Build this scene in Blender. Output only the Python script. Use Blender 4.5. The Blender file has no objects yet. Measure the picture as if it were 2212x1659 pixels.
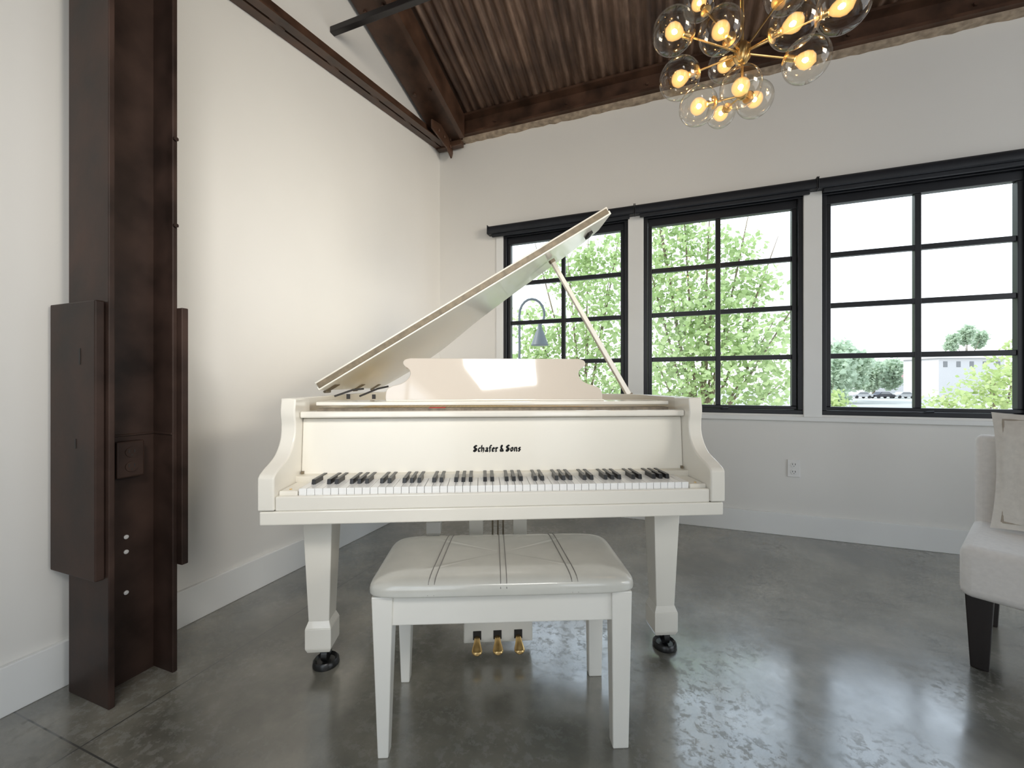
import bpy, bmesh, math, random
from mathutils import Vector, Matrix
random.seed(7)
SC = bpy.context.scene
COL = SC.collection
PI = math.pi
F = 890.0

def ray(px, py, Y):
    return Vector(((px-1106)/F*Y, Y, 1.0-(py-829.5)/F*Y))

# ------------------------------------------------------------ materials
def mat(name, col, rough=.5, metal=0.0, var=.06, scale=6.0, stretch=(1,1,1), bump=0.0, coat=0.0, emit=None, es=0, rvar=0.0, spec=.5):
    m = bpy.data.materials.new(name); m.use_nodes = True
    nt = m.node_tree; b = nt.nodes['Principled BSDF']
    tc = nt.nodes.new('ShaderNodeTexCoord'); mp = nt.nodes.new('ShaderNodeMapping')
    mp.inputs['Scale'].default_value = stretch
    nz = nt.nodes.new('ShaderNodeTexNoise'); nz.inputs['Scale'].default_value = scale; nz.inputs['Detail'].default_value = 5
    nt.links.new(tc.outputs['Object'], mp.inputs['Vector']); nt.links.new(mp.outputs['Vector'], nz.inputs['Vector'])
    cr = nt.nodes.new('ShaderNodeValToRGB')
    cr.color_ramp.elements[0].position = .3; cr.color_ramp.elements[1].position = .7
    cr.color_ramp.elements[0].color = (*[max(0, c*(1-var)) for c in col], 1)
    cr.color_ramp.elements[1].color = (*[min(1, c*(1+var)) for c in col], 1)
    nt.links.new(nz.outputs['Fac'], cr.inputs['Fac']); nt.links.new(cr.outputs['Color'], b.inputs['Base Color'])
    b.inputs['Roughness'].default_value = rough; b.inputs['Metallic'].default_value = metal
    b.inputs['Coat Weight'].default_value = coat; b.inputs['Coat Roughness'].default_value = .04
    b.inputs['Specular IOR Level'].default_value = spec
    if bump:
        bp = nt.nodes.new('ShaderNodeBump'); bp.inputs['Strength'].default_value = bump; bp.inputs['Distance'].default_value = .01
        nt.links.new(nz.outputs['Fac'], bp.inputs['Height']); nt.links.new(bp.outputs['Normal'], b.inputs['Normal'])
    if rvar:
        mr = nt.nodes.new('ShaderNodeMapRange'); mr.inputs['To Min'].default_value = max(0, rough-rvar); mr.inputs['To Max'].default_value = rough+rvar
        nt.links.new(nz.outputs['Fac'], mr.inputs['Value']); nt.links.new(mr.outputs['Result'], b.inputs['Roughness'])
    if emit:
        b.inputs['Emission Color'].default_value = (*emit, 1); b.inputs['Emission Strength'].default_value = es
    return m

M = {}
M['wall'] = mat('wall_paint', (.80,.78,.74), .5, var=.015, scale=2)
M['base'] = mat('baseboard_paint', (.84,.84,.82), .3, var=.01)
M['ivory'] = mat('ivory_lacquer', (.83,.795,.715), .12, var=.012, scale=3, coat=.5)
M['satin'] = mat('ivory_satin_lacquer', (.82,.785,.70), .26, var=.012, scale=3, coat=.15, spec=.4)
M['lidm'] = mat('ivory_lid_lacquer', (.92,.895,.81), .2, var=.012, scale=3, coat=.12, spec=.35)  # base lightened to make up for weak light on the lid's underside
M['ivory_in'] = mat('ivory_inside', (.75,.71,.62), .35, var=.03)
M['benchw'] = mat('bench_paint', (.83,.805,.74), .2, var=.012, coat=.3)
M['leather'] = mat('cream_leather', (.61,.60,.545), .2, var=.05, scale=14, bump=.04, coat=.5)
M['seam'] = mat('seam_thread', (.22,.21,.195), .6)
M['keyw'] = mat('white_key_plastic', (.86,.86,.85), .18, var=.005)
M['keyb'] = mat('black_key_plastic', (.008,.008,.009), .3, var=.1)
M['ink'] = mat('black_lettering', (.006,.006,.006), .6, var=.1, spec=.2)
M['black'] = mat('black_metal', (.010,.011,.015), .38, var=.15)
M['blind'] = mat('blind_metal', (.011,.013,.018), .5, var=.15)
M['caster'] = mat('caster_rubber', (.012,.012,.012), .3, var=.1)
M['brass'] = mat('brass', (.80,.55,.24), .28, metal=1, var=.08)
M['gold'] = mat('gold_plate', (.55,.40,.16), .35, metal=.8, var=.1)
M['hinge'] = mat('aged_brass_hinge', (.20,.16,.105), .5, metal=.1, var=.25, scale=40)
M['steel'] = mat('brown_steel_paint', (.036,.021,.016), .46, var=.6, scale=6, bump=.14, rvar=.12, spec=.22)
M['steel2'] = mat('brown_roof_steel', (.070,.035,.021), .42, var=.55, scale=7, bump=.15, rvar=.1)
M['boltw'] = mat('bolt_bare_metal', (.75,.74,.72), .4)
M['foam'] = mat('beige_filler', (.38,.30,.22), .8, var=.35, scale=25, bump=.6)
M['fabric'] = mat('white_linen', (.80,.77,.74), .9, var=.04, scale=60, bump=.08)
M['pillow'] = mat('natural_linen', (.72,.69,.64), .9, var=.06, scale=50, bump=.1)
M['piping'] = mat('linen_flange_trim', (.40,.35,.29), .9, var=.06, scale=50)
M['pipe'] = mat('black_bar_paint', (.018,.015,.015), .4, var=.2)
M['legdark'] = mat('espresso_wood', (.016,.011,.010), .35, var=.3)
M['plastic'] = mat('white_plastic', (.82,.81,.79), .35, var=.01)
M['dark'] = mat('dark_gap', (.02,.018,.016), .6)
M['pinfelt'] = mat('brown_pin_block', (.20,.165,.12), .5, var=.3, scale=60)
M['felt'] = mat('red_felt', (.45,.05,.04), .9)
M['pink'] = mat('music_desk_lacquer', (.64,.575,.50), .05, var=.012, coat=.9)
M['trunk'] = mat('bark', (.20,.16,.11), .9, var=.35, scale=12, bump=.3)
M['ground'] = mat('asphalt_and_grass', (.34,.34,.31), .9, var=.25, scale=.15)
M['lampgrey'] = mat('street_lamp_grey', (.085,.10,.11), .5)
M['carw'] = mat('car_paint_white', (.35,.35,.35), .3)
M['card'] = mat('car_paint_dark', (.02,.022,.03), .3)
M['glassd'] = mat('car_window_dark', (.16,.165,.17), .4)
M['tyre'] = mat('tyre', (.02,.02,.02), .8)
M['hwall'] = mat('house_wall', (.50,.49,.49), .8, var=.05)
M['roofr'] = mat('red_roof', (.34,.20,.19), .8, var=.2, scale=3)
M['fil'] = mat('hot_filament', (1,.8,.5), .4, emit=(1.0,.64,.28), es=200)

def leafmat(name, c0, c1, trans=.5):
    m = bpy.data.materials.new(name); m.use_nodes = True
    nt = m.node_tree; nt.nodes.clear()
    out = nt.nodes.new('ShaderNodeOutputMaterial'); mx = nt.nodes.new('ShaderNodeMixShader'); mx.inputs[0].default_value = trans
    d = nt.nodes.new('ShaderNodeBsdfDiffuse'); t = nt.nodes.new('ShaderNodeBsdfTranslucent')
    g = nt.nodes.new('ShaderNodeNewGeometry'); cr = nt.nodes.new('ShaderNodeValToRGB')
    cr.color_ramp.elements[0].color = (*c0, 1); cr.color_ramp.elements[1].color = (*c1, 1)
    nt.links.new(g.outputs['Random Per Island'], cr.inputs[0])
    nt.links.new(cr.outputs[0], d.inputs[0]); nt.links.new(cr.outputs[0], t.inputs[0])
    nt.links.new(d.outputs[0], mx.inputs[1]); nt.links.new(t.outputs[0], mx.inputs[2]); nt.links.new(mx.outputs[0], out.inputs[0])
    return m
M['leaf'] = leafmat('bright_leaves', (.34,.46,.20), (.54,.64,.36))
M['leaf2'] = leafmat('hazy_leaves', (.46,.56,.42), (.55,.64,.50))  # pale tint puts distance haze into the leaf colour
M['leaf3'] = leafmat('shrub_leaves', (.37,.47,.19), (.55,.62,.33))

def glassmat(name, tint, f_gain, base, power):
    m = bpy.data.materials.new(name); m.use_nodes = True
    nt = m.node_tree; nt.nodes.clear()
    out = nt.nodes.new('ShaderNodeOutputMaterial'); mx = nt.nodes.new('ShaderNodeMixShader')
    t = nt.nodes.new('ShaderNodeBsdfTransparent'); g = nt.nodes.new('ShaderNodeBsdfGlossy')
    t.inputs[0].default_value = (*tint, 1); g.inputs['Roughness'].default_value = .02
    fr = nt.nodes.new('ShaderNodeLayerWeight'); fr.inputs[0].default_value = .5
    pw = nt.nodes.new('ShaderNodeMath'); pw.operation = 'POWER'; pw.inputs[1].default_value = power
    ma = nt.nodes.new('ShaderNodeMath'); ma.operation = 'MULTIPLY_ADD'; ma.inputs[1].default_value = f_gain; ma.inputs[2].default_value = base
    nt.links.new(fr.outputs['Facing'], pw.inputs[0]); nt.links.new(pw.outputs[0], ma.inputs[0]); nt.links.new(ma.outputs[0], mx.inputs[0])
    nt.links.new(t.outputs[0], mx.inputs[1]); nt.links.new(g.outputs[0], mx.inputs[2]); nt.links.new(mx.outputs[0], out.inputs[0])
    return m
M['pane'] = glassmat('window_glass', (.99,.995,1), .4, .02, 5)
M['globe'] = glassmat('clear_globe_glass', (.995,.975,.935), .6, .05, 3.0)
def bulbmat():
    m = bpy.data.materials.new('bulb_halo_glass'); m.use_nodes = True
    nt = m.node_tree; nt.nodes.clear()
    out = nt.nodes.new('ShaderNodeOutputMaterial'); mx = nt.nodes.new('ShaderNodeMixShader')
    lw = nt.nodes.new('ShaderNodeLayerWeight'); lw.inputs[0].default_value = .5
    mr = nt.nodes.new('ShaderNodeMapRange'); mr.inputs['To Min'].default_value = .72; mr.inputs['To Max'].default_value = .06
    nt.links.new(lw.outputs['Facing'], mr.inputs['Value']); nt.links.new(mr.outputs['Result'], mx.inputs[0])
    t = nt.nodes.new('ShaderNodeBsdfTransparent'); e = nt.nodes.new('ShaderNodeEmission')
    e.inputs[0].default_value = (1,.54,.18,1); e.inputs[1].default_value = 1.9  # emission stands in for the glare halo round the filament
    nt.links.new(t.outputs[0], mx.inputs[1]); nt.links.new(e.outputs[0], mx.inputs[2]); nt.links.new(mx.outputs[0], out.inputs[0])
    return m
M['bulb'] = bulbmat()

# floor: stained polished concrete
def floor_mat():
    m = bpy.data.materials.new('polished_concrete'); m.use_nodes = True
    nt = m.node_tree; b = nt.nodes['Principled BSDF']; N = nt.nodes.new; L = nt.links.new
    tc = N('ShaderNodeTexCoord')
    def noise(s, d=6, r=.6):
        n = N('ShaderNodeTexNoise'); n.inputs['Scale'].default_value = s; n.inputs['Detail'].default_value = d; n.inputs['Roughness'].default_value = r
        L(tc.outputs['Object'], n.inputs['Vector']); return n
    def ramp(src, p0, p1, c0, c1):
        r = N('ShaderNodeValToRGB'); r.color_ramp.elements[0].position = p0; r.color_ramp.elements[1].position = p1
        r.color_ramp.elements[0].color = (*c0, 1); r.color_ramp.elements[1].color = (*c1, 1); L(src, r.inputs[0]); return r
    def mixc(fac, a, c, typ='MIX'):
        x = N('ShaderNodeMix'); x.data_type = 'RGBA'; x.blend_type = typ
        if hasattr(fac, 'default_value') and not isinstance(fac, float): L(fac, x.inputs[0])
        else: x.inputs[0].default_value = fac
        for k, v in ((6, a), (7, c)):
            if isinstance(v, tuple): x.inputs[k].default_value = (*v, 1)
            else: L(v, x.inputs[k])
        return x.outputs[2]
    big = ramp(noise(1.6, 5).outputs['Fac'], .38, .64, (.118,.112,.092), (.285,.265,.222))
    med = ramp(noise(5, 8, .68).outputs['Fac'], .34, .66, (.58,.60,.58), (1.22,1.20,1.17))
    c = mixc(1.0, big.outputs[0], med.outputs[0], 'MULTIPLY')
    fl = ramp(noise(30, 6, .72).outputs['Fac'], .50, .57, (0,0,0), (1,1,1))
    area = ramp(noise(1.7, 4).outputs['Fac'], .42, .56, (0,0,0), (1,1,1))
    msk = N('ShaderNodeMath'); msk.operation = 'MULTIPLY'; L(fl.outputs[0], msk.inputs[0]); L(area.outputs[0], msk.inputs[1])
    mk2 = N('ShaderNodeMath'); mk2.operation = 'MULTIPLY'; mk2.inputs[1].default_value = .28; L(msk.outputs[0], mk2.inputs[0])
    c = mixc(mk2.outputs[0], c, (.37,.37,.35))
    sx = N('ShaderNodeSeparateXYZ'); L(tc.outputs['Object'], sx.inputs[0])
    def line(o, v):
        a = N('ShaderNodeMath'); a.operation = 'SUBTRACT'; a.inputs[1].default_value = v; L(o, a.inputs[0])
        d = N('ShaderNodeMath'); d.operation = 'ABSOLUTE'; L(a.outputs[0], d.inputs[0])
        e = N('ShaderNodeMath'); e.operation = 'LESS_THAN'; e.inputs[1].default_value = .0022; L(d.outputs[0], e.inputs[0]); return e.outputs[0]
    mx = N('ShaderNodeMath'); mx.operation = 'MAXIMUM'; L(line(sx.outputs[0], .367), mx.inputs[0]); L(line(sx.outputs[1], -2.55), mx.inputs[1])
    c = mixc(mx.outputs[0], c, (.06,.058,.052))
    L(c, b.inputs['Base Color'])
    rr = N('ShaderNodeMapRange'); rr.inputs['From Min'].default_value = .3; rr.inputs['From Max'].default_value = .7
    rr.inputs['To Min'].default_value = .30; rr.inputs['To Max'].default_value = .45
    L(noise(5, 8, .7).outputs['Fac'], rr.inputs['Value']); L(rr.outputs[0], b.inputs['Roughness'])
    # sealer coat, worn off in flecks
    cw = N('ShaderNodeMath'); cw.operation = 'MULTIPLY_ADD'; cw.inputs[1].default_value = -.75; cw.inputs[2].default_value = 1.0
    L(msk.outputs[0], cw.inputs[0]); L(cw.outputs[0], b.inputs['Coat Weight'])
    cr_ = N('ShaderNodeMapRange'); cr_.inputs['From Min'].default_value = .3; cr_.inputs['From Max'].default_value = .7
    cr_.inputs['To Min'].default_value = .10; cr_.inputs['To Max'].default_value = .26
    L(noise(7, 7, .7).outputs['Fac'], cr_.inputs['Value']); L(cr_.outputs[0], b.inputs['Coat Roughness'])
    b.inputs['Coat IOR'].default_value = 2.15
    b.inputs['Specular IOR Level'].default_value = .6
    return m
M['floor'] = floor_mat()

def ceil_mat():
    m = bpy.data.materials.new('rusty_corrugated_metal'); m.use_nodes = True
    nt = m.node_tree; b = nt.nodes['Principled BSDF']; N = nt.nodes.new; L = nt.links.new
    tc = N('ShaderNodeTexCoord')
    def noise(s, st):
        mp = N('ShaderNodeMapping'); mp.inputs['Scale'].default_value = st; L(tc.outputs['Object'], mp.inputs[0])
        n = N('ShaderNodeTexNoise'); n.inputs['Scale'].default_value = s; n.inputs['Detail'].default_value = 6; n.inputs['Roughness'].default_value = .65
        L(mp.outputs[0], n.inputs['Vector']); return n.outputs['Fac']
    r = N('ShaderNodeValToRGB'); L(noise(9, (1.8,.22,.22)), r.inputs[0])
    e = r.color_ramp.elements; e[0].position = .3; e[0].color = (.050,.030,.021,1); e[1].position = .72; e[1].color = (.27,.195,.15,1)
    x = e.new(.5); x.color = (.12,.074,.050,1)
    r2 = N('ShaderNodeValToRGB'); L(noise(2.5, (1,1,1)), r2.inputs[0])
    r2.color_ramp.elements[0].position = .35; r2.color_ramp.elements[0].color = (.55,.5,.48,1); r2.color_ramp.elements[1].position = .7; r2.color_ramp.elements[1].color = (1.3,1.2,1.1,1)
    mx = N('ShaderNodeMix'); mx.data_type = 'RGBA'; mx.blend_type = 'MULTIPLY'; mx.inputs[0].default_value = 1
    L(r.outputs[0], mx.inputs[6]); L(r2.outputs[0], mx.inputs[7]); L(mx.outputs[2], b.inputs['Base Color'])
    b.inputs['Roughness'].default_value = .55
    return m
M['ceil'] = ceil_mat()

# ------------------------------------------------------------ mesh builder
class MB:
    def __init__(s): s.v = []; s.f = []
    def add(s, vs, fs, T=None):
        o = len(s.v)
        s.v += [(T @ Vector(v)) if T else Vector(v) for v in vs]
        s.f += [tuple(i+o for i in f) for f in fs]; return s
    def box(s, x0, x1, y0, y1, z0, z1, T=None):
        return s.frus((x0,x1,y0,y1), z0, (x0,x1,y0,y1), z1, T)
    def frus(s, a, z0, b, z1, T=None):
        vs = [(a[0],a[2],z0),(a[1],a[2],z0),(a[1],a[3],z0),(a[0],a[3],z0),(b[0],b[2],z1),(b[1],b[2],z1),(b[1],b[3],z1),(b[0],b[3],z1)]
        return s.add(vs, [(0,3,2,1),(4,5,6,7),(0,1,5,4),(1,2,6,5),(2,3,7,6),(3,0,4,7)], T)
    def prism(s, pts, ext, T=None):
        n = len(pts); pts = [Vector(p) for p in pts]; ext = Vector(ext)
        vs = pts + [p+ext for p in pts]
        fs = [tuple(range(n))[::-1], tuple(range(n, 2*n))] + [(i, (i+1) % n, n+(i+1) % n, n+i) for i in range(n)]
        return s.add(vs, fs, T)
    def tube(s, path, r, n=10, T=None):
        path = [Vector(p) for p in path]; k = len(path)
        rs = r if isinstance(r, (list, tuple)) else [r]*k
        vs = []; prev = None
        for i, p in enumerate(path):
            d = (path[min(i+1, k-1)]-path[max(i-1, 0)]).normalized()
            a = Vector((0,0,1)) if abs(d.z) < .95 else Vector((1,0,0))
            if prev is not None: a = prev
            x = (a - d*a.dot(d)).normalized(); y = d.cross(x); prev = x
            for j in range(n):
                t = 2*PI*j/n; vs.append(p + (x*math.cos(t)+y*math.sin(t))*rs[i])
        fs = [(i*n+j, i*n+(j+1) % n, (i+1)*n+(j+1) % n, (i+1)*n+j) for i in range(k-1) for j in range(n)]
        fs += [tuple(range(n))[::-1], tuple(range((k-1)*n, k*n))]
        return s.add(vs, fs, T)
    def lathe(s, prof, n=28, T=None):
        vs = []; k = len(prof)
        for r, z in prof:
            for j in range(n): vs.append((r*math.cos(2*PI*j/n), r*math.sin(2*PI*j/n), z))
        fs = [(i*n+j, i*n+(j+1) % n, (i+1)*n+(j+1) % n, (i+1)*n+j) for i in range(k-1) for j in range(n)]
        fs += [tuple(range(n))[::-1], tuple(range((k-1)*n, k*n))]
        return s.add(vs, fs, T)
    def sphere(s, r, T=None, n=32, m=18):
        prof = [(max(1e-4, r*math.sin(PI*i/m)), -r*math.cos(PI*i/m)) for i in range(m+1)]
        return s.lathe(prof, n, T)
    def build(s, name, material, parent=None, T=None, bevel=0, smooth=0, seg=2):
        me = bpy.data.meshes.new(name); me.from_pydata([tuple(v) for v in s.v], [], s.f)
        bm = bmesh.new(); bm.from_mesh(me); bmesh.ops.recalc_face_normals(bm, faces=bm.faces); bm.to_mesh(me); bm.free()
        me.materials.append(material)
        if smooth:
            me.polygons.foreach_set('use_smooth', [True]*len(me.polygons)); me.set_sharp_from_angle(angle=math.radians(smooth))
        o = bpy.data.objects.new(name, me); COL.objects.link(o)
        if T is not None: o.matrix_world = T
        if parent: o.parent = parent
        if bevel:
            b = o.modifiers.new('bevel', 'BEVEL'); b.width = bevel; b.segments = seg; b.limit_method = 'ANGLE'; b.angle_limit = math.radians(35)
        return o

def tag(o, label=None, cat=None, group=None, kind=None):
    if label: o['label'] = label
    if cat: o['category'] = cat
    if group: o['group'] = group
    if kind: o['kind'] = kind
    return o
def empty(name, T, label=None, cat=None, group=None, kind=None):
    o = bpy.data.objects.new(name, None); COL.objects.link(o); o.matrix_world = T; o.empty_display_size = .1
    return tag(o, label, cat, group, kind)
def catmull(pts, n=8):
    pts = [Vector(p) for p in pts]; out = []
    for i in range(len(pts)-1):
        p0 = pts[max(i-1,0)]; p1 = pts[i]; p2 = pts[i+1]; p3 = pts[min(i+2,len(pts)-1)]
        for k in range(n):
            t = k/n
            out.append(.5*((2*p1)+(p2-p0)*t+(2*p0-5*p1+4*p2-p3)*t*t+(3*p1-p0-3*p2+p3)*t**3))
    out.append(pts[-1]); return out
TR = Matrix.Translation
def RZ(a): return Matrix.Rotation(math.radians(a), 4, 'Z')

# ------------------------------------------------------------ room frame: x along the window wall, +y outward through it, x=0 the left wall
W = TR((-.64, 3.65, 0)) @ RZ(-20.5)
def eave(t): return 3.27 + .30*t

tag(MB().box(-.15, 6.15, -4.75, .15, -.12, 0).build('floor', M['floor'], T=W), kind='structure')
tag(MB().prism([(0,.15,0),(0,-4.6,0),(0,-4.6,eave(4.6)-.02),(0,.15,eave(-.15)-.02)], (-.15,0,0)).build('wall_left', M['wall'], T=W), kind='structure')
WS = [(.605,1.612),(1.722,2.72),(2.82,3.82)]
wz0, wz1 = .80, 2.25
b = MB().box(0, 6, 0, .15, 0, wz0).box(0, 6, 0, .15, wz1, 3.22)
edges = [0]+[e for w in WS for e in w]+[6]
for i in range(0, len(edges), 2): b.box(edges[i], edges[i+1], 0, .15, wz0, wz1)
tag(b.build('wall_back', M['wall'], T=W), kind='structure')
# the walls behind the photographer, openings sized for fill light (first head sloped to shape the music desk's reflection)
FO = [(.95,2.2,.35,2.9),(3.2,4.0,.5,1.9)]
b = MB().box(-.15, .95, -4.75, -4.6, 0, eave(4.6)-.02).box(2.2, 3.2, -4.75, -4.6, 0, eave(4.6)-.02).box(4.0, 6.15, -4.75, -4.6, 0, eave(4.6)-.02)
for s0, s1, z0, z1 in FO: b.box(s0, s1, -4.75, -4.6, 0, z0).box(s0, s1, -4.75, -4.6, z1, eave(4.6)-.02)
b.prism([(1.15,-4.75,2.9),(2.2,-4.75,2.9),(2.2,-4.75,2.22)],(0,.15,0))
b.box(1.55,1.59,-4.70,-4.65,.35,2.7)
tag(b.build('wall_front', M['wall'], T=W), kind='structure')
RO = (-3.9,-.9)
b = MB()
for y0, y1, z0, z1 in ((-4.6,RO[0],0,None),(RO[1],.15,0,None),(RO[0],RO[1],0,.5),(RO[0],RO[1],2.9,None)):
    ta, tb = -y0, -y1
    za = eave(ta)-.02 if z1 is None else z1; zb = eave(tb)-.02 if z1 is None else z1
    b.prism([(6,y0,z0),(6,y1,z0),(6,y1,zb),(6,y0,za)], (.15,0,0))
tag(b.build('wall_right', M['wall'], T=W), kind='structure')
tag(MB().box(0, .018, -4.6, 0, 0, .15).build('baseboard_left', M['base'], T=W, bevel=.003), kind='structure')
tag(MB().box(.018, 6, -.018, 0, 0, .145).build('baseboard_back', M['base'], T=W, bevel=.003), kind='structure')
# corrugated ceiling
cb = MB(); ns = 800; vs = []; fs = []
for i in range(ns+1):
    s_ = -.15 + 6.3*i/ns; a = .011*math.sin(2*PI*s_/.066)
    for t in (-.15, 4.75): vs.append((s_, -t, eave(t)+a))
for i in range(ns): fs.append((2*i, 2*i+1, 2*i+3, 2*i+2))
tag(cb.add(vs, fs).build('ceiling', M['ceil'], T=W, smooth=80), kind='structure')
# window sill and casings
tag(MB().box(.54, 3.9, -.022, 0, .758, .785).build('trim_1', M['base'], T=W, bevel=.003), kind='structure')
b = MB()
for s0, s1 in ((.545,.605),(1.612,1.722),(2.72,2.82)): b.box(s0, s1, -.008, 0, .785, 2.26)
tag(b.build('trim_2', M['base'], T=W, bevel=.002), kind='structure')
b = MB(); n = 120
top = [(.02+5.9*i/n, 0, 3.10) for i in range(n+1)]
bot = [(.02+5.9*i/n, 0, 3.075+random.uniform(-.006,.006)) for i in range(n+1)]
tag(b.prism(top+bot[::-1], (0,-.05,0)).build('trim_3', M['foam'], T=W), kind='structure')

# windows
for k, (s0, s1) in enumerate(WS):
    e = empty('window_%d' % (k+1), W @ TR((s0, 0, wz0)), kind='structure')
    w = s1-s0; h = wz1-wz0
    fw = .028
    MB().box(0,w,.005,.11,0,fw).box(0,w,.005,.11,h-fw,h).box(0,fw,.005,.11,fw,h-fw).box(w-fw,w,.005,.11,fw,h-fw).build('window_frame', M['black'], e, bevel=.003)
    a = fw+.002; c = .058; gz0 = .853-wz0; gz1 = 2.165-wz0
    MB().box(a,w-a,.025,.07,a,gz0).box(a,w-a,.025,.07,gz1,h-a).box(a,c,.025,.07,gz0,gz1).box(w-c,w-a,.025,.07,gz0,gz1).build('sash', M['black'], e, bevel=.004)
    MB().box(w/2-.016,w/2+.016,.03,.065,gz0,gz1).build('glazing_bar', M['black'], e, bevel=.003)
    for j in (1,2,3):
        z = gz0+(gz1-gz0)*j/4
        MB().box(c,w-c,.032,.063,z-.016,z+.016).build('glazing_bar', M['black'], e, bevel=.003)
    MB().add([(c-.005,.048,gz0-.005),(w-c+.005,.048,gz0-.005),(w-c+.005,.048,gz1+.005),(c-.005,.048,gz1+.005)],[(0,1,2,3)]).build('glass', M['pane'], e)
    MB().box(w/2-.03,w/2+.03,.012,.025,.012,.026).tube([(w/2,.018,.02),(w/2+.03,.0,.03),(w/2+.06,.0,.032)], .005, 8).build('window_latch', M['black'], e)
BL = [(.49,1.655,'black roller blind case above the window nearest the corner'),(1.668,2.775,'black roller blind case above the middle window'),(2.788,3.95,'black roller blind case above the right-hand window, cut by the frame edge')]
for s0, s1, lab in BL:
    e = empty('roller_blind', W @ TR((s0, 0, 2.245)), lab, 'window blind', 'roller blinds over the window row')
    prof = [(0,-.002,0),(0,-.058,0),(0,-.066,.006),(0,-.068,.02),(0,-.066,.045),(0,-.056,.062),(0,-.04,.070),(0,-.002,.070)]
    MB().prism(prof, (s1-s0,0,0)).build('blind_case', M['blind'], e, smooth=35)
    MB().box(-.005,.0,-.070,-.002,-.002,.073).build('end_cap', M['black'], e, bevel=.003)
    MB().box(s1-s0,s1-s0+.005,-.070,-.002,-.002,.073).build('end_cap', M['black'], e, bevel=.003)
    MB().box(.03,s1-s0-.03,-.045,-.030,-.024,.002).build('bottom_rail', M['blind'], e, bevel=.003)

# roof steel
e = empty('roof_rafter', W @ TR((.14, 0, 3.27)), 'brown painted steel rafter climbing from the corner along the left wall', 'beam')
hw, H = .115, .20
Iprof = [(-hw,0,-H),(hw,0,-H),(hw,0,-H+.016),(.012,0,-H+.03),(.012,0,-.02),(hw,0,-.012),(hw,0,-.01),(-hw,0,-.01),(-hw,0,-.012),(-.012,0,-.02),(-.012,0,-H+.03),(-hw,0,-H+.016)]
MB().prism(Iprof, (0,-4.5,1.35)).build('rafter_section', M['steel2'], e)
for t in [.5+.55*i for i in range(4)]:
    for sx in (-.07,.07): MB().lathe([(.014,-.012),(.014,0)], 6, TR((sx,-t,.3*t-H))).build('rivet', M['steel2'], e)
MB().prism([(.115,-.1,-.205),(.155,-.1,-.205),(.155,-.1,-.012),(.115,-.1,-.012)], (0,-4.3,1.29)).build('edge_plate', M['steel2'], e)

e = empty('tie_beam', W @ TR((.0, -.03, 3.05)), 'brown double angle steel tie running down the white left wall from the corner', 'beam')
d = Vector((0,-2.2,-.345))
MB().prism([(.003,0,0),(.055,0,0),(.055,0,.008),(.012,0,.008),(.012,0,.085),(.003,0,.085)], d).build('angle_iron', M['steel2'], e)
MB().prism([(.068,0,0),(.12,0,0),(.12,0,.008),(.076,0,.008),(.076,0,.085),(.068,0,.085)], d).build('angle_iron', M['steel2'], e)
for i in range(6):
    f = (i+.5)/6; MB().box(.055,.068,-.04,.04,.0,.06, TR(d*f)).build('spacer_plate', M['steel2'], e)

e = empty('gusset_plate', W @ TR((.13, -.02, 3.0)), 'jagged brown steel gusset where the beams meet in the corner', 'bracket')
MB().prism([(0,-.02,-.05),(0,-.10,-.0),(0,-.34,.03),(0,-.34,.10),(0,-.12,.16),(0,0,.14),(0,0,0)], (.014,0,0)).build('plate', M['steel2'], e, bevel=.003)
MB().box(-.12,.12,-.06,-.002,.03,.075).build('seat_angle', M['steel2'], e, bevel=.004)
for y, z in ((-.06,.03),(-.06,.09),(-.16,.06),(-.25,.06)): MB().lathe([(.014,0),(.014,.012),(.006,.016)], 6, TR((.014,y,z)) @ Matrix.Rotation(PI/2,4,'Y')).build('bolt', M['steel2'], e)

e = empty('eave_beam', W @ TR((.05, 0, 3.10)), 'long brown steel eave beam along the top of the window wall', 'beam')
MB().prism([(0,-.002,0),(0,-.09,0),(0,-.09,.02),(0,-.03,.03),(0,-.03,.15),(0,-.09,.16),(0,-.09,.178),(0,-.002,.15)], (5.9,0,0)).build('channel', M['steel2'], e)
for i in range(7): MB().lathe([(.012,0),(.012,.012)], 6, TR((.5+.6*i,-.03,.09)) @ Matrix.Rotation(PI/2,4,'X')).build('bolt', M['steel2'], e)
o = tag(MB().box(0,3.2,-.018,.018,-.018,.018).build('roof_bar', M['pipe'], T=W @ TR((.0,-1.257,3.115)), bevel=.004), 'black square steel bar crossing under the rafter near the top edge', 'bar')

# steel column
e = empty('steel_column', W @ TR((.06, -2.446, 0)), 'dark brown painted steel H column standing beside the left wall', 'column')
MB().box(0,.22,0,.016,.0,3.85).build('flange', M['steel'], e, bevel=.003)
MB().box(0,.22,.174,.19,.0,3.85).build('flange', M['steel'], e, bevel=.003)
MB().box(.104,.116,.016,.174,.0,3.85).build('web', M['steel'], e)
p = MB().box(-.044,.205,-.026,-.001,.40,1.255).build('splice_plate', M['steel'], e, bevel=.004)
MB().box(.122,.130,-.0275,-.0255,1.06,1.11).build('slot', M['dark'], p)
MB().box(.10,.106,-.0275,-.0255,.80,.83).build('slot', M['dark'], p)
MB().box(.0,.243,.1895,.211,.37,1.265).build('splice_plate', M['steel'], e, bevel=.003)
MB().tube([(.1165,.016,.828),(.1165,.174,.828),(.22,.172,.828)], .004, 6).build('weld_bead', M['steel'], e)
for z in (.486,.436,.299): MB().lathe([(.007,0),(.007,.004),(.003,.006)], 10, TR((.116,.094,z)) @ Matrix.Rotation(PI/2,4,'Y')).build('bolt', M['boltw'], e)
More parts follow.
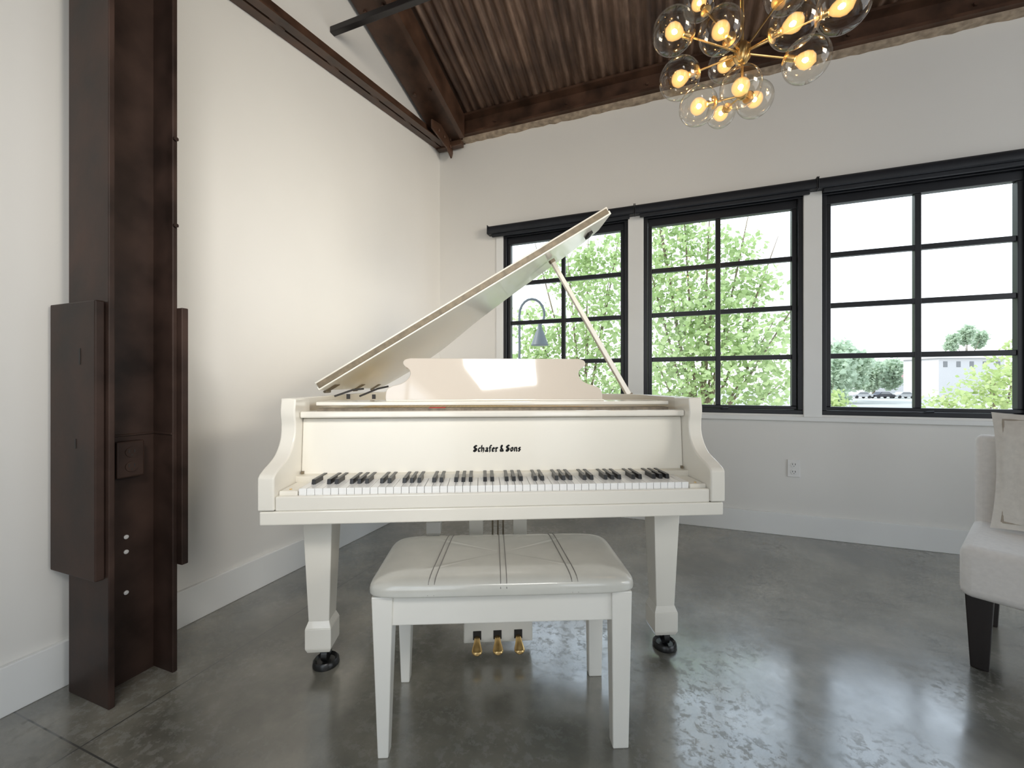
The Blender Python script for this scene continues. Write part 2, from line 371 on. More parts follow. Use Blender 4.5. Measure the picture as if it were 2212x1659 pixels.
for z in (1.55,1.85): MB().lathe([(.008,0),(.008,.008)], 6, TR((.22,.182,z)) @ Matrix.Rotation(PI/2,4,'Y')).build('bolt', M['steel'], e)

def outlet(T, label, m, ms):
    e = empty('wall_outlet', T, label, 'power outlet')
    MB().box(-.036,.036,-.007,-.0005,-.058,.058).build('cover_plate', m, e, bevel=.004)
    for z in (-.024,.024):
        q = MB().lathe([(.017,0),(.017,.004)], 20, TR((0,-.0065,z)) @ Matrix.Rotation(PI/2,4,'X')).build('socket', m, e)
        MB().box(-.009,-.006,-.0112,-.0095,z-.002,z+.009).box(.006,.009,-.0112,-.0095,z-.002,z+.009).box(-.002,.002,-.0112,-.0095,z-.011,z-.007).build('slots', ms, q)
    return e
rr_ = (1714-1106)/F; s_o = (3.65*rr_+.64)/(.9367+.3502*rr_)
outlet(W @ TR((s_o, 0, .445)), 'white duplex power outlet low on the wall under the windows', M['plastic'], M['dark'])
ob = outlet(W @ TR((.06+.116, -2.446+.092, .75)) @ RZ(90) , 'brown painted power outlet box on the web of the steel column', M['steel'], M['dark'])
MB().box(-.038,.038,-.034,-.007,-.06,.06).build('box_body', M['steel'], ob, bevel=.004)
for ch in ob.children:
    if ch.name.split('.')[0] in ('cover_plate','socket'): ch.location.y = -.0275

# ------------------------------------------------------------ PIANO
PM = TR((-.0365, 1.327, 0)) @ RZ(4.09)
pn = empty('grand_piano', PM, 'glossy ivory white baby grand piano with its lid propped open', 'piano')
HWD = .7535
plan = [(-HWD,.15),(-HWD,.5),(-HWD,1.0),(-HWD,1.38),(-.725,1.49),(-.62,1.55),(-.44,1.55),(-.26,1.47),(-.12,1.33),(.02,1.17),(.24,1.0),(.48,.86),(.655,.74),(.735,.62),(HWD,.5),(HWD,.3),(HWD,.15)]
outl = [Vector((p.x,p.y)) for p in catmull([(x,y,0) for x,y in plan], 6)]
for p in outl: p.x = max(-HWD, min(HWD, p.x))
def offset(path, d):
    out = []
    for i, p in enumerate(path):
        t = (path[min(i+1,len(path)-1)]-path[max(i-1,0)]).normalized(); out.append(p+Vector((t.y,-t.x))*d)
    return out
inn = offset(outl, .035)
b = MB(); n = len(outl); vs = []
for z in (.64,.95):
    vs += [(p.x,p.y,z) for p in outl]+[(p.x,p.y,z) for p in inn]
fs = []
for i in range(n-1):
    fs += [(i,i+1,2*n+i+1,2*n+i),(n+i,n+i+1,3*n+i+1,3*n+i),(2*n+i,2*n+i+1,3*n+i+1,3*n+i),(i,i+1,n+i+1,n+i)]
fs += [(0,n,3*n,2*n),(n-1,2*n-1,4*n-1,3*n-1)]
b.add(vs, fs).build('rim', M['ivory'], pn, smooth=40, bevel=.004)
MB().prism([(p.x,p.y,.66) for p in offset(outl,.03)], (0,0,.02)).build('soundboard', M['ivory_in'], pn)
MB().prism([(p.x,max(p.y,.30),.86) for p in offset(outl,.037)], (0,0,.015)).build('iron_plate', M['gold'], pn)
b = MB()
for i in range(60):
    x = -.64+1.22*i/59; far = 1.42 - max(0,(x+.3))*.72
    b.tube([(x,.48,.885),(x*.93-.03,far-.06 if far-.06 > .6 else .6,.885)], .0009, 4)
tag(b.build('strings', M['brass'], pn), kind='stuff')
# arms
prof = catmull([(0,0,.605),(0,0,.69),(0,.004,.712),(0,.03,.728),(0,.098,.757),(0,.138,.800),(0,.150,.850),(0,.143,.90),(0,.150,.949)], 6)
for sx in (-1,1):
    x0 = sx*.7035 if sx > 0 else -HWD
    pts = [Vector((x0,p.y,p.z)) for p in prof]+[Vector((x0,.27,.949)),Vector((x0,.27,.605))]
    MB().prism(pts, (.05,0,0)).build('arm', M['ivory'], pn, smooth=30, bevel=.005, seg=3)
MB().box(-.748,.748,.002,.50,.56,.603).build('keybed', M['ivory'], pn, bevel=.004)
MB().box(-.703,.703,.006,.026,.603,.648).build('key_slip', M['ivory'], pn, bevel=.004)
for sx in (-1,1):
    a, c = (.645,.703) if sx > 0 else (-.703,-.645)
    kb = MB().box(a,c,.028,.188,.603,.660).build('key_block', M['ivory'], pn, bevel=.004)
    MB().lathe([(.004,0),(.004,.002)], 10, TR((sx*.675,.05,.66))).build('screw', M['brass'], kb)
# keys
kw = MB().box(-.0118,.0118,0,.17,.622,.667).build('white_key', M['keyw'], pn, bevel=.0015)
kbm = MB().frus((-.0076,.0076,0,.112), .64, (-.0058,.0058,.007,.112), .683).build('black_key', M['keyb'], pn, bevel=.001)
pit = 1.284/52; first = -1.284/2+pit/2
kw.location = (first,.029,0)
for i in range(1,52):
    o = kw.copy(); COL.objects.link(o); o.parent = pn; o.location = (first+i*pit,.029,0)
nb = 0
for i in range(51):
    if i % 7 in (0,2,3,5,6):
        o = kbm if nb == 0 else kbm.copy()
        if nb: COL.objects.link(o); o.parent = pn
        nb += 1; o.location = (first+(i+.5)*pit,.078,0)
MB().box(-.644,.644,.029,.2,.605,.620).build('key_frame', M['ivory_in'], pn)
# fallboard + lettering
def fd(z): return .190+.016*(z-.655)/.22
fb = MB().prism([(-.7025,fd(.655),.655),(-.7025,fd(.876),.876),(-.7025,fd(.876)+.022,.876),(-.7025,fd(.655)+.022,.655)], (1.405,0,0)).build('fallboard', M['satin'], pn, bevel=.003)
MB().box(-.7,-.692,.182,.20,.668,.69).build('fallboard_pin', M['hinge'], fb)
MB().box(.692,.7,.182,.20,.668,.69).build('fallboard_pin', M['hinge'], fb)
MB().box(-.70,.70,.188,.191,.6685,.6705).build('felt_strip', M['felt'], fb)
G = {'S':([[(.85,1.4),(.5,1.6),(.12,1.35),(.2,1.0),(.75,.7),(.8,.3),(.45,0),(.05,.15)],[(.05,.15),(.05,.45)],[(.42,1.5),(.42,.1)]],1.2),
 'c':([[(.6,.82),(.38,1),(.1,.8),(.1,.2),(.35,0),(.6,.15)]],.88),
 'h':([[(.1,1.6),(.1,0)],[(.1,.8),(.42,1),(.64,.78),(.64,.1),(.48,-.22)]],1.03),
 'a':([[(.1,.85),(.38,1),(.6,.82),(.6,.1),(.74,0)],[(.6,.56),(.22,.5),(.08,.25),(.3,0),(.6,.2)]],1.03),
 'f':([[(.68,1.45),(.45,1.6),(.25,1.35),(.25,-.1)],[(0,.95),(.55,.95)]],.8),
 'e':([[(.1,.5),(.6,.62),(.55,.85),(.35,1),(.1,.8),(.1,.2),(.35,0),(.65,.18)]],.92),
 'r':([[(.05,.95),(.18,.9),(.18,0)],[(.18,.78),(.42,1),(.6,.82)],[(.05,0),(.34,0)]],.82),
 '&':([[(.85,0),(.22,1.15),(.32,1.55),(.58,1.5),(.6,1.2),(.1,.55),(.12,.15),(.45,0),(.85,.6)]],1.2),
 'o':([[(.1,.2),(.1,.8),(.38,1),(.64,.8),(.64,.2),(.36,0),(.1,.2)]],1.02),
 'n':([[(.1,1),(.1,0)],[(.1,.8),(.42,1),(.64,.78),(.64,.05),(.74,0)]],1.04),
 's':([[(.6,.85),(.36,1),(.12,.78),(.58,.32),(.36,0),(.08,.15)]],.85), ' ':([],.45)}
txt = 'Schafer & Sons'
tw = sum(G[c][1] for c in txt); sx_ = .176/tw; sz_ = .0140
b = MB(); cx = -tw/2; nib = Vector((math.cos(.72), math.sin(.72)))*.245
zt = .751; lay = 0
for c in txt:
    for pl in G[c][0]:
        for p, q in zip(pl[:-1], pl[1:]):
            p = Vector(p); q = Vector(q); dv = (q-p).normalized()*.05
            nr = Vector((-dv.y, dv.x)).normalized()*.08
            p2 = p-dv; q2 = q+dv
            for quad in ([p2-nib, p2+nib, q2+nib, q2-nib],[p2-nr,p2+nr,q2+nr,q2-nr]):
                lay += 1; vs = []
                for w_ in quad:
                    z = zt+w_.y*sz_; vs.append((-.003+(cx+w_.x)*sx_, fd(z)-.0005-.00001*(lay % 13), z))
                b.add(vs, [(0,1,2,3)])
    cx += G[c][1]
b.build('lettering', M['ink'], fb)['label'] = 'black gothic maker name on the fallboard'
# top rail, shelf, music desk
MB().box(-.7025,.7025,.178,.245,.879,.902).build('top_rail', M['ivory'], pn, bevel=.006, seg=3)
MB().box(-.67,.67,.246,.30,.898,.909).build('pin_block', M['pinfelt'], pn)
MB().box(-.26,-.20,.246,.29,.909,.911).build('red_felt', M['felt'], pn)
MB().box(-.685,.685,.275,.455,.918,.932).build('music_shelf', M['ivory'], pn, bevel=.003)
half = catmull([(.444,0,0),(.445,.024,0),(.440,.046,0),(.420,.060,0),(.386,.070,0),(.360,.088,0),(.350,.110,0),(.356,.130,0),(.374,.143,0),(.382,.158,0),(.375,.172,0),(.352,.179,0)], 5)
pts = [(p.x,0,p.y) for p in half]+[(-p.x,0,p.y) for p in half[::-1]]
MB().prism(pts, (0,.018,0), TR((-.004,.36,.934)) @ Matrix.Rotation(math.radians(-14),4,'X')).build('music_desk', M['pink'], pn, smooth=30, bevel=.003)
MB().box(-.44,.44,.335,.362,.932,.938).build('desk_ledge', M['ivory'], pn, bevel=.002)
# lid
LA = math.radians(31.9)
LT = TR((-.742,0,.972)) @ Matrix.Rotation(-LA,4,'Y')
lo = [(p.x+.742+.004,p.y) for p in outl if p.y >= .47]
lo = [(0,.45)]+[(min(1.472,max(0,x)),y) for x,y in lo]+[(1.472,.45)]
lo2 = [lo[0]]
for q_ in lo[1:]:
    if (Vector(q_)-Vector(lo2[-1])).length > .004: lo2.append(q_)
lid = MB().prism([(x,y,0) for x,y in lo2], (0,0,.018), LT).build('lid', M['lidm'], pn, smooth=30, bevel=.003)
MB().box(.002,1.47,.452,.76,.020,.038,LT).build('front_flap', M['ivory'], lid, bevel=.003)
MB().box(.008,1.462,.446,.4515,.0065,.030,LT).build('lid_hinge', M['hinge'], lid, bevel=.001)
MB().box(1.38,1.40,.55,.62,-.012,0,LT).build('prop_cup', M['dark'], lid)
for y in (.55,.95,1.3): MB().box(-.01,.05,y-.03,y+.03,-.003,.0,LT).tube([(-.004,y-.03,-.004),(-.004,y+.03,-.004)],.006,8,LT).build('side_hinge', M['hinge'], lid)
# prop stick
a = Vector((.675,.70,.945)); c = Vector((.272,.63,1.592))
dd = (c-a); q = dd.to_track_quat('Z','Y').to_matrix().to_4x4(); Tm = TR(a) @ q
st = MB().frus((-.011,.011,-.013,.013),0,(-.009,.009,-.010,.010),dd.length, Tm).build('prop_stick', M['ivory'], pn, bevel=.003)
MB().box(-.016,.016,-.016,.016,-.012,.004,Tm).build('stick_pivot', M['hinge'], st)
MB().box(-.012,.012,-.012,.012,dd.length-.012,dd.length+.004,Tm).build('stick_tip', M['hinge'], st)
MB().tube([(-.66,.40,.95),(-.60,.44,.975),(-.56,.46,.98)],.004,6).build('hook', M['dark'], pn)
MB().tube([(-.56,.40,.95),(-.50,.45,.98),(-.46,.47,.99)],.004,6).build('hook', M['dark'], pn)
MB().box(-.60,-.588,.36,.37,.94,.96).build('peg', M['dark'], pn)
MB().box(-.50,-.488,.36,.37,.94,.958).build('peg', M['dark'], pn)
# legs
def pleg(x, y, ztop):
    A, B, C_ = .035, .050, .044
    l = MB().frus((x-A,x+A,y-A,y+A),.168,(x-B,x+B,y-B,y+B),ztop).build('leg', M['ivory'], pn, bevel=.003)
    D = C_-.006
    MB().frus((x-D,x+D,y-D,y+D),.065,(x-C_,x+C_,y-C_,y+C_),.080).frus((x-C_,x+C_,y-C_,y+C_),.080,(x-C_,x+C_,y-C_,y+C_),.150).frus((x-C_,x+C_,y-C_,y+C_),.150,(x-A,x+A,y-A,y+A),.174).build('foot_block', M['ivory'], l, bevel=.002)
    MB().lathe([(.043,0),(.045,.004),(.043,.018),(.038,.023),(.030,.014)],28,TR((x+.012,y,0))).build('caster_cup', M['caster'], l, smooth=40)
    MB().tube([(x+.002,y,.039),(x+.022,y,.039)],.024,20).box(x-.006,x+.03,y-.008,y+.008,.042,.066).build('caster', M['caster'], l, smooth=40)
pleg(-.628,.190,.56); pleg(.622,.200,.56); pleg(-.36,1.28,.64)
# pedal lyre
ly = MB().box(-.128,.128,.20,.285,.043,.146).box(-.135,.135,.195,.29,.132,.146).build('lyre_box', M['ivory'], pn, bevel=.004)
for x in (-.082,.082): MB().frus((x-.028,x+.028,.215,.265),.146,(x-.026,x+.026,.215,.265),.56).build('lyre_post', M['ivory'], pn, bevel=.004)
for x in (-.02,.0,.02): MB().tube([(x,.24,.146),(x,.24,.56)],.003,8).build('pedal_rod', M['hinge'], pn)
for x in (-.078,-.003,.074):
    b = MB(); prof = [(.205,.012,.066),(.185,.012,.065),(.168,.015,.060),(.152,.021,.053),(.142,.0225,.050),(.135,.019,.048),(.130,.010,.047)]
    vs = []
    for y, hw_, z in prof: vs += [(x-hw_,y,z-.002),(x-hw_*.6,y,z+.006),(x+hw_*.6,y,z+.006),(x+hw_,y,z-.002),(x+hw_*.6,y,z-.009),(x-hw_*.6,y,z-.009)]
    fs = [(6*i+j,6*i+(j+1)%6,6*i+6+(j+1)%6,6*i+6+j) for i in range(len(prof)-1) for j in range(6)]+[(5,4,3,2,1,0),tuple(range(6*len(prof)-6,6*len(prof)))]
    pd = b.add(vs,fs).build('pedal', M['brass'], pn, smooth=70)
    sb = pd.modifiers.new('sub','SUBSURF'); sb.levels = 2; sb.render_levels = 2
    MB().box(x-.015,x+.015,.1985,.2005,.056,.088).build('pedal_slot', M['dark'], ly)

# ------------------------------------------------------------ BENCH
BMx = TR((-.030, 1.262, 0)) @ RZ(2.7)
bn = empty('piano_bench', BMx, 'white piano bench with a padded cream leather top in front of the piano', 'bench')
CE, CZ, CH, CA = .25, .62, .040, .362
def cushion(u, v):
    def sg(c, e): return math.copysign(abs(c)**e, c)
    cv = math.cos(v); x = CA*sg(math.cos(u),.2)*max(0,cv)**CE; y = .178*sg(math.sin(u),.2)*max(0,cv)**CE
    z = .447 + (CH if v > 0 else .012)*sg(math.sin(v),CZ)
    return x, y, z
SE = (-.180,.0,.180)
vs = []; nu = 160; vv = [-PI/2+PI*i/44 for i in range(45)]
for v in vv:
    for j in range(nu):
        x, y, z = cushion(2*PI*(j+.5)/nu, v)
        if v > 0:
            for sx in SE:
                xs = sx*(1-.06*(y/.178)); dxx = abs(x-xs)
                z -= .0018*math.exp(-(dxx/.012)**2)
        vs.append([x,y,z])
fs = [(i*nu+j,i*nu+(j+1)%nu,(i+1)*nu+(j+1)%nu,(i+1)*nu+j) for i in range(44) for j in range(nu)]
MB().add(vs,fs).build('cushion', M['leather'], bn, smooth=60)
def topz(x, y):
    ax = (abs(x)/CA)**(1/.2)+(abs(y)/.178)**(1/.2)
    cv = min(1, (ax**.2))**(1/CE)
    return .447+CH*max(0,1-cv*cv)**(CZ/2)
for sx in SE:
    for dx in (-.008,.008):
        path = []
        for i in range(41):
            f = -1+2*i/40; y = .1772*math.copysign(abs(f)**.8, f); x = sx*(1-.06*(y/.178))+dx
            path.append((x, y, topz(x,y)-.0004))
        MB().tube(path, .0014, 6).build('stitched_seam', M['seam'], bn)
MB().box(-.318,.318,-.150,-.132,.355,.436).box(-.318,.318,.145,.163,.355,.436).box(-.322,-.304,-.14,.15,.355,.436).box(.304,.322,-.14,.15,.355,.436).build('apron', M['benchw'], bn, bevel=.003)
for sx in (-1,1):
    for sy in (-1,1):
        x = sx*.322; y = .150 if sy > 0 else -.130
        MB().frus((x-.018-sx*.004,x+.018+sx*.004,y-.018,y+.018),0,(x-.028,x+.028,y-.028,y+.028),.436).build('leg', M['benchw'], bn, bevel=.003)

# ------------------------------------------------------------ CHAIR
CM = TR((1.572, 1.450, 0)) @ RZ(-52.3)
ch = empty('slipper_chair', CM, 'white upholstered armless chair with dark legs at the right edge', 'chair')
MB().box(0,.66,0,.56,.255,.435).build('seat', M['fabric'], ch, bevel=.03, seg=4, smooth=60)
MB().prism([(0.005,.435,.30),(0.005,.47,.785),(0.005,.575,.785),(0.005,.555,.30)],(.65,0,0)).build('backrest', M['fabric'], ch, bevel=.022, seg=4, smooth=60)
for x,y in ((.045,.07),(.615,.07),(.045,.50),(.615,.50)):
    MB().frus((x-.022,x+.022,y-.022,y+.022),0,(x-.034,x+.034,y-.034,y+.034),.262).build('leg', M['legdark'], ch, bevel=.003)
# pillow
PT = CM @ TR((.30,.352,.665)) @ Matrix.Rotation(math.radians(-7),4,'X')
vs=[];fs=[]; n=28
def pil(u,v,sd):
    w=.245
    pin = 1-.06*(1-abs(v)**2)*1.0*(abs(u)**6) ; pin2 = 1-.06*(1-abs(u)**2)*(abs(v)**6)
    th = .075*((1-abs(u/.88)**2.5) if abs(u)<.88 else 0)**.6*((1-abs(v/.88)**2.5) if abs(v)<.88 else 0)**.6
    wr = .004*math.sin(9*u+4*v)*math.cos(7*v)
    return (u*w*pin, sd*(th+.004)+(wr if th>0.01 else 0), v*.225*pin2)
for sd in (-1,1):
    o=len(vs)
    for i in range(n+1):
        for j in range(n+1): vs.append(pil(-1+2*i/n,-1+2*j/n,sd))
    fs += [(o+i*(n+1)+j,o+(i+1)*(n+1)+j,o+(i+1)*(n+1)+j+1,o+i*(n+1)+j+1) for i in range(n) for j in range(n)]
N1=(n+1)**2
bd=[i*(n+1) for i in range(n+1)]+[n*(n+1)+j for j in range(1,n+1)]+[i*(n+1)+n for i in range(n-1,-1,-1)]+[j for j in range(n-1,0,-1)]
for k in range(len(bd)):
    a_,c_=bd[k],bd[(k+1)%len(bd)]; fs.append((a_,c_,c_+N1,a_+N1))
pe = empty('throw_pillow', PT, 'natural linen throw pillow with a flanged edge leaning on the white chair', 'pillow')
MB().add(vs,fs).build('pillow_cover', M['pillow'], pe, smooth=70)
e_=.88; loop=[]
for k in range(80):
    t=k/80*4; s0=int(t); f=t-s0
    u,v=[(-1+2*f,-1),(1,-1+2*f),(1-2*f,1),(-1,1-2*f)][s0]
    x,y,z=pil(u*e_,v*e_,-1); loop.append((x,y-.002,z))
MB().tube(loop+[loop[0]],.004,6).build('piping', M['piping'], pe)

# ------------------------------------------------------------ CHANDELIER
hub = ray(1603,115,1.53)
ce = empty('chandelier', TR(hub), 'brass chandelier with clustered clear glass globe lights hanging before the windows', 'chandelier')
hl = W.inverted() @ hub; ctop = eave(-hl.y)
low = Vector((0,0,ray(1603,206,1.53).z-hub.z))
MB().tube([(0,0,.03),(0,0,ctop-hub.z-.012)], .006, 12).build('rod', M['brass'], ce, smooth=40)
MB().tube([(0,0,-.03),low], .005, 12).build('lower_rod', M['brass'], ce, smooth=40)
MB().lathe([(.06,ctop-hub.z-.045),(.062,ctop-hub.z-.012),(.02,ctop-hub.z-.011)], 28).build('canopy', M['brass'], ce, smooth=40)
b = MB(); nn=24; mm=14; vs=[]
for i in range(mm+1):
    a=PI*i/mm; r=.029*math.sin(a)**.8 if 0<i<mm else .004
    for j in range(nn):
        t=2*PI*j/nn+1.2*i/mm; rr2=r*(1+.10*math.cos(8*2*PI*j/nn)); vs.append((rr2*math.cos(t),rr2*math.sin(t),-.042*math.cos(a)))
fs=[(i*nn+j,i*nn+(j+1)%nn,(i+1)*nn+(j+1)%nn,(i+1)*nn+j) for i in range(mm) for j in range(nn)]+[tuple(range(nn)),tuple(range(mm*nn,(mm+1)*nn))]
b.add(vs,fs).build('hub', M['brass'], ce, smooth=80)
MB().sphere(.017, TR(low), 20, 12).build('lower_hub', M['brass'], ce, smooth=80)
GL=[(1455,68,46,1.50,0),(1557,66,47,1.42,0),(1510,6,36,1.66,0),(1468,170,43,1.55,0),(1566,140,35,1.68,0),(1715,50,51,1.38,0),(1742,130,47,1.45,0),(1822,12,54,1.35,0),
    (1600,188,43,1.43,1),(1630,215,38,1.60,1),(1508,230,40,1.52,1),(1557,245,30,1.68,1),(1700,-20,46,1.6,0)]
for px,py,rp,Y,lw in GL:
    c=ray(px,py,Y)-hub; R=rp/F*Y*.97
    o=low if lw else Vector((0,0,0))
    dv=(c-o).normalized(); q=dv.to_track_quat('Z','Y').to_matrix().to_4x4()
    MB().tube([o+dv*.012, c-dv*R*.98], .0036, 8).build('arm', M['brass'], ce, smooth=40)
    T_=TR(c) @ q
    m_=20; a0=.30
    prof=[(R*math.sin(a0+(PI-a0)*i/m_) if i<m_ else 1e-4, -R*math.cos(a0+(PI-a0)*i/m_)) for i in range(m_+1)]
    gb=MB(); nn=32; vs=[]
    for r,z in prof:
        for j in range(nn): vs.append((r*math.cos(2*PI*j/nn),r*math.sin(2*PI*j/nn),z))
    gb.add(vs,[(i*nn+j,i*nn+(j+1)%nn,(i+1)*nn+(j+1)%nn,(i+1)*nn+j) for i in range(m_) for j in range(nn)],T_)
    g=gb.build('glass_globe', M['globe'], ce, smooth=80)
    MB().lathe([(.008,-R*1.0),(R*.30,-R*.97),(R*.33,-R*.91),(R*.18,-R*.86),(.011,-R*.80),(.011,-R*.50),(.009,-R*.48)],24,T_).build('socket', M['brass'], g, smooth=40)
    MB().lathe([(.007,-R*.50),(.018,-R*.36),(.028,-R*.12),(.029,R*.10),(.020,R*.30),(.001,R*.42)],20,T_).build('bulb', M['bulb'], g, smooth=80)
    MB().lathe([(.003,-R*.18),(.0075,-R*.10),(.0085,R*.0),(.003,R*.08)],12,T_).build('filament', M['fil'], g, smooth=80)

# ------------------------------------------------------------ OUTSIDE
GZ=-2.2
tag(MB().box(-60,260,4.6,260,GZ-.2,GZ).build('ground', M['ground']), kind='structure')
def foliage(lobes, size, dens, seed):
    rnd=random.Random(seed); vs=[]; fs=[]
    for c,r in lobes:
        k=int(dens*r*r)
        for _ in range(k):
            d=Vector((rnd.gauss(0,1),rnd.gauss(0,1),rnd.gauss(0,1))).normalized()
            p=c+d*r*(rnd.random()**.45)*rnd.uniform(.75,1.15)
            a=Vector((rnd.gauss(0,1),rnd.gauss(0,1),rnd.gauss(0,.7))).normalized(); bb=a.cross(Vector((rnd.gauss(0,1),rnd.gauss(0,1),rnd.gauss(0,1)))).normalized()
            s=size*rnd.uniform(.55,1.3); nrm=a.cross(bb)
            o=len(vs); vs += [p-a*s*.5, p+bb*s*.42-a*.12*s+nrm*s*.1, p+a*s*.2+bb*s*.3, p+a*s*.6, p+a*s*.2-bb*s*.3, p-bb*s*.42-a*.12*s+nrm*s*.1]
            fs.append((o,o+1,o+2,o+3,o+4,o+5))
    me=bpy.data.meshes.new('foliage'); me.from_pydata([tuple(v) for v in vs],[],fs); return me
def tree(name, base, lobes, size, dens, leaf, label, cat, seed, group=None, rt=.07):
    e=empty(name, TR(base), label, cat, group)
    lb=[(c-base,r) for c,r in lobes]
    me=foliage(lb,size,dens,seed); me.materials.append(M[leaf])
    o=bpy.data.objects.new('foliage',me); COL.objects.link(o); o.parent=e
    cen=sum((c for c,r in lb),Vector())/len(lb); b=MB()
    fork=Vector((cen.x*.4,cen.y*.4,cen.z*.5))
    b.tube([(0,0,-.02),fork*.5+Vector((.05,0,0)),fork,cen],[rt,rt*.8,rt*.6,rt*.25],9)
    for c,r in lb:
        mid=(fork+c)*.5+Vector((0,0,-.1)); b.tube([fork,mid,c,c+(c-mid)*.5],[rt*.45,rt*.3,rt*.18,rt*.06],7)
    b.build('trunk', M['trunk'], e, smooth=60); return e
def L_(*a): return [(ray(px,py,Y),r) for px,py,Y,r in a]
tree('leafy_tree', Vector((2.9,6.7,GZ)), L_((1480,710,6.6,.95),(1440,560,6.6,.58),(1530,530,6.5,.42),(1600,545,6.5,.38),(1645,610,6.3,.38),(1560,640,6.5,.65),(1420,640,6.6,.6),(1560,770,6.2,.95),(1640,750,6.2,.55),(1440,830,6.5,.9),(1650,860,6.2,.6),(1690,700,6.3,.22),(1480,500,6.6,.32),(1425,490,6.6,.32)), .08, 1450, 'leaf', 'bright green leafy tree filling the middle window', 'tree', 3)
tree('leafy_tree', Vector((1.75,9.0,GZ)), L_((1310,640,8.9,.9),(1330,550,8.9,.55),(1270,560,8.9,.45),(1230,600,9,.6),(1160,720,9,.7),(1270,730,8.7,.95),(1180,800,8.9,.85),(1330,830,8.7,.95),(1120,810,8.9,.7),(1170,580,9.1,.35)), .10, 1000, 'leaf', 'bright green leafy tree behind the window nearest the corner', 'tree', 4)
tree('leafy_shrub', Vector((ray(2140,870,7.6).x,7.6,GZ)), L_((2140,860,7.6,.6),(2060,890,7.5,.45),(2190,810,7.8,.5),(2200,750,7.9,.25)), .08, 1800, 'leaf3', 'bright green bush top at the lower right of the right-hand window', 'shrub', 5, rt=.05)
tree('leafy_shrub', Vector((ray(1800,900,9).x,9,GZ)), L_((1800,870,9,.35),(1790,900,9,.5),(1830,905,9,.4)), .10, 1300, 'leaf3', 'low green bush at the lower left of the right-hand window', 'shrub', 6, rt=.04)
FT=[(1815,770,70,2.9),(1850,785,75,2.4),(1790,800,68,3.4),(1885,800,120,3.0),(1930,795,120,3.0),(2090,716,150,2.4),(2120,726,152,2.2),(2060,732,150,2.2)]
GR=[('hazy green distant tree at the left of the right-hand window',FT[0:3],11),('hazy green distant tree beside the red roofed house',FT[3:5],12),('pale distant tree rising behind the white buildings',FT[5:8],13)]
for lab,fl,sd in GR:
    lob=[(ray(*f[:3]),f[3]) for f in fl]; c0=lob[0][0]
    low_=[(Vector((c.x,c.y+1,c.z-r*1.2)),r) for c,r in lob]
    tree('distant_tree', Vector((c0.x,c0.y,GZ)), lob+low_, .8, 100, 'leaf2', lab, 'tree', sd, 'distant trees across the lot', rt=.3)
def house(x0,x1,y0,y1,z1,rz,mr,label,base):
    e=empty('house', TR(base), label, 'building')
    MB().box(x0,x1,y0,y1,0,z1).build('wall', M['hwall'], e)
    MB().prism([(x0-.5,y0-.5,z1),(x0-.5,(y0+y1)/2,z1+rz),(x0-.5,y1+.5,z1)],(x1-x0+1,0,0)).build('roof', mr, e)
    k=5
    for i in range(k):
        x=x0+(x1-x0)*(i+.5)/k; MB().box(x-.5,x+.5,y0-.05,y0,z1-2.2,z1-.8).build('window', M['glassd'], e)
hb=ray(1925,830,138); hb.z=GZ
house(-6,6,0,8,5.0,3.5,M['roofr'],'house with a dusty red roof seen through the right-hand window',hb)
hb=ray(2090,830,100); hb.z=GZ
house(-7,9,0,9,9.5,2.0,M['hwall'],'pale low building in the haze at the right of the right-hand window',hb)
def car(p, m, label):
    e=empty('parked_car', TR(p), label, 'car', 'cars parked across the lot')
    MB().prism([(-2.2,-.85,.35),(-2.25,-.85,.8),(-1.3,-.85,.95),(-.7,-.85,1.45),(.9,-.85,1.45),(1.6,-.85,.95),(2.2,-.85,.85),(2.25,-.85,.35)],(0,1.7,0)).build('body', m, e, bevel=.05)
    MB().prism([(-1.05,-.87,.98),(-.62,-.87,1.38),(.82,-.87,1.38),(1.3,-.87,.98)],(0,.02,0)).build('side_window', M['glassd'], e)
    for x in (-1.4,1.4):
        for y in (-.88,.68): MB().tube([(x,y,.33),(x,y+.2,.33)],.33,16).build('wheel', M['tyre'], e)
for px,Y,m,lab in ((1858,92,'carw','white parked car, leftmost of the cars across the lot'),(1905,92,'card','dark parked car between two white cars across the lot'),(1950,92,'carw','white parked car, rightmost of the cars across the lot')):
    p=ray(px,860,Y); p.z=GZ; car(p,M[m],lab)
# gooseneck street lamp
pb=ray(1122,830,4.9)
e=empty('street_lamp', TR((pb.x,pb.y,GZ)), 'grey gooseneck street lamp seen through the window nearest the corner', 'street lamp')
z_=lambda py: ray(1122,py,4.9).z-GZ
k=4.9/F
path=[(0,0,0),(0,0,z_(700))]+[((1-math.cos(t))*27*k,0,z_(680)+34*k*math.sin(t)) for t in [i*PI/10 for i in range(11)]]+[(52*k,0,z_(690)),(44*k,0,z_(704))]
MB().tube(path,.015,10).build('pole', M['lampgrey'], e, smooth=60)
MB().lathe([(.02,0),(.03,-.06),(.05,-.10),(.075,-.17),(.105,-.25),(.10,-.255)],24,TR((44*k,0,z_(700)))).build('lamp_shade', M['lampgrey'], e, smooth=50)
MB().lathe([(.05,0),(.045,.25),(.02,.3)],16).build('base', M['lampgrey'], e, smooth=50)

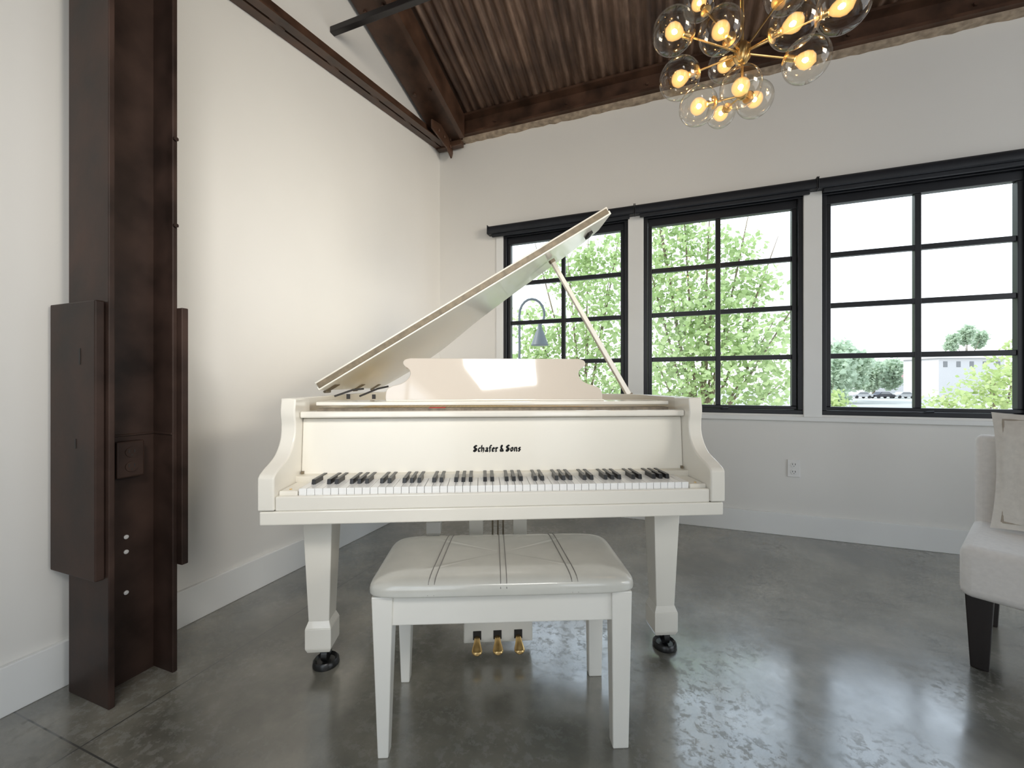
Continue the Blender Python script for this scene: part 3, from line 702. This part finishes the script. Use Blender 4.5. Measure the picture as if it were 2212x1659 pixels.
# ------------------------------------------------------------ light
w=bpy.data.worlds.new('sky'); SC.world=w; w.use_nodes=True
nt=w.node_tree; bg=nt.nodes['Background']
tc=nt.nodes.new('ShaderNodeTexCoord'); sx=nt.nodes.new('ShaderNodeSeparateXYZ'); cr=nt.nodes.new('ShaderNodeValToRGB')
nt.links.new(tc.outputs['Generated'],sx.inputs[0]); nt.links.new(sx.outputs[2],cr.inputs[0]); nt.links.new(cr.outputs[0],bg.inputs[0])
cr.color_ramp.elements[0].position=0; cr.color_ramp.elements[0].color=(.94,.97,1,1)
cr.color_ramp.elements[1].position=.6; cr.color_ramp.elements[1].color=(.72,.86,1,1)
bg.inputs[1].default_value=2.8
sl=bpy.data.lights.new('sun','SUN'); sl.energy=2.5; sl.angle=.02; sl.color=(1,.95,.86)
so=bpy.data.objects.new('sun',sl); COL.objects.link(so)
so.rotation_euler=Vector((.85,.05,-.75)).to_track_quat('-Z','Y').to_euler()
# sky portals in the window openings (they only guide the sampling of the sky)
def portal(c, d, sx_, sz_):
    l=bpy.data.lights.new('sky_portal','AREA'); l.shape='RECTANGLE'; l.size=sx_; l.size_y=sz_; l.cycles.is_portal=True
    o=bpy.data.objects.new('sky_portal',l); COL.objects.link(o)
    R=Vector(d).to_track_quat('-Z','Y').to_matrix().to_4x4(); o.matrix_world=W @ TR(c) @ R
for s0,s1 in WS: portal(((s0+s1)/2,.14,(wz0+wz1)/2),(0,-1,0),s1-s0,wz1-wz0)
for s0,s1,z0,z1 in FO: portal(((s0+s1)/2,-4.74,(z0+z1)/2),(0,1,0),s1-s0,z1-z0)
portal((6.1,sum(RO)/2,1.7),(-1,0,0),RO[1]-RO[0],2.4)
# added fill lights, no lamps of the room: a warm one at the far right and a neutral one behind the photographer, both washing the left wall
def wash(name, p, q, e, col, sp, sx_, sy_):
    l=bpy.data.lights.new(name,'AREA'); l.shape='RECTANGLE'; l.size=sx_; l.size_y=sy_; l.energy=e; l.color=col; l.spread=math.radians(sp)
    o=bpy.data.objects.new(name,l); COL.objects.link(o)
    o.matrix_world=W @ TR(p) @ (Vector(q)-Vector(p)).to_track_quat('-Z','Y').to_matrix().to_4x4()
wash('fill_light_right',(5.6,-2.9,2.6),(0,-.9,2.0),10,(1,.90,.74),50,1.4,.9)
wash('fill_light_rear',(2.6,-4.3,3.0),(0,-.9,.7),7.5,(1,.97,.93),46,.9,.8)

cam=bpy.data.cameras.new('camera'); co=bpy.data.objects.new('camera',cam); COL.objects.link(co)
cam.sensor_width=36; cam.lens=36*F/2212; cam.clip_start=.02; cam.clip_end=500
co.location=(0,0,1); co.rotation_euler=(PI/2,0,0)
SC.camera=co
SC.view_settings.view_transform='Standard'
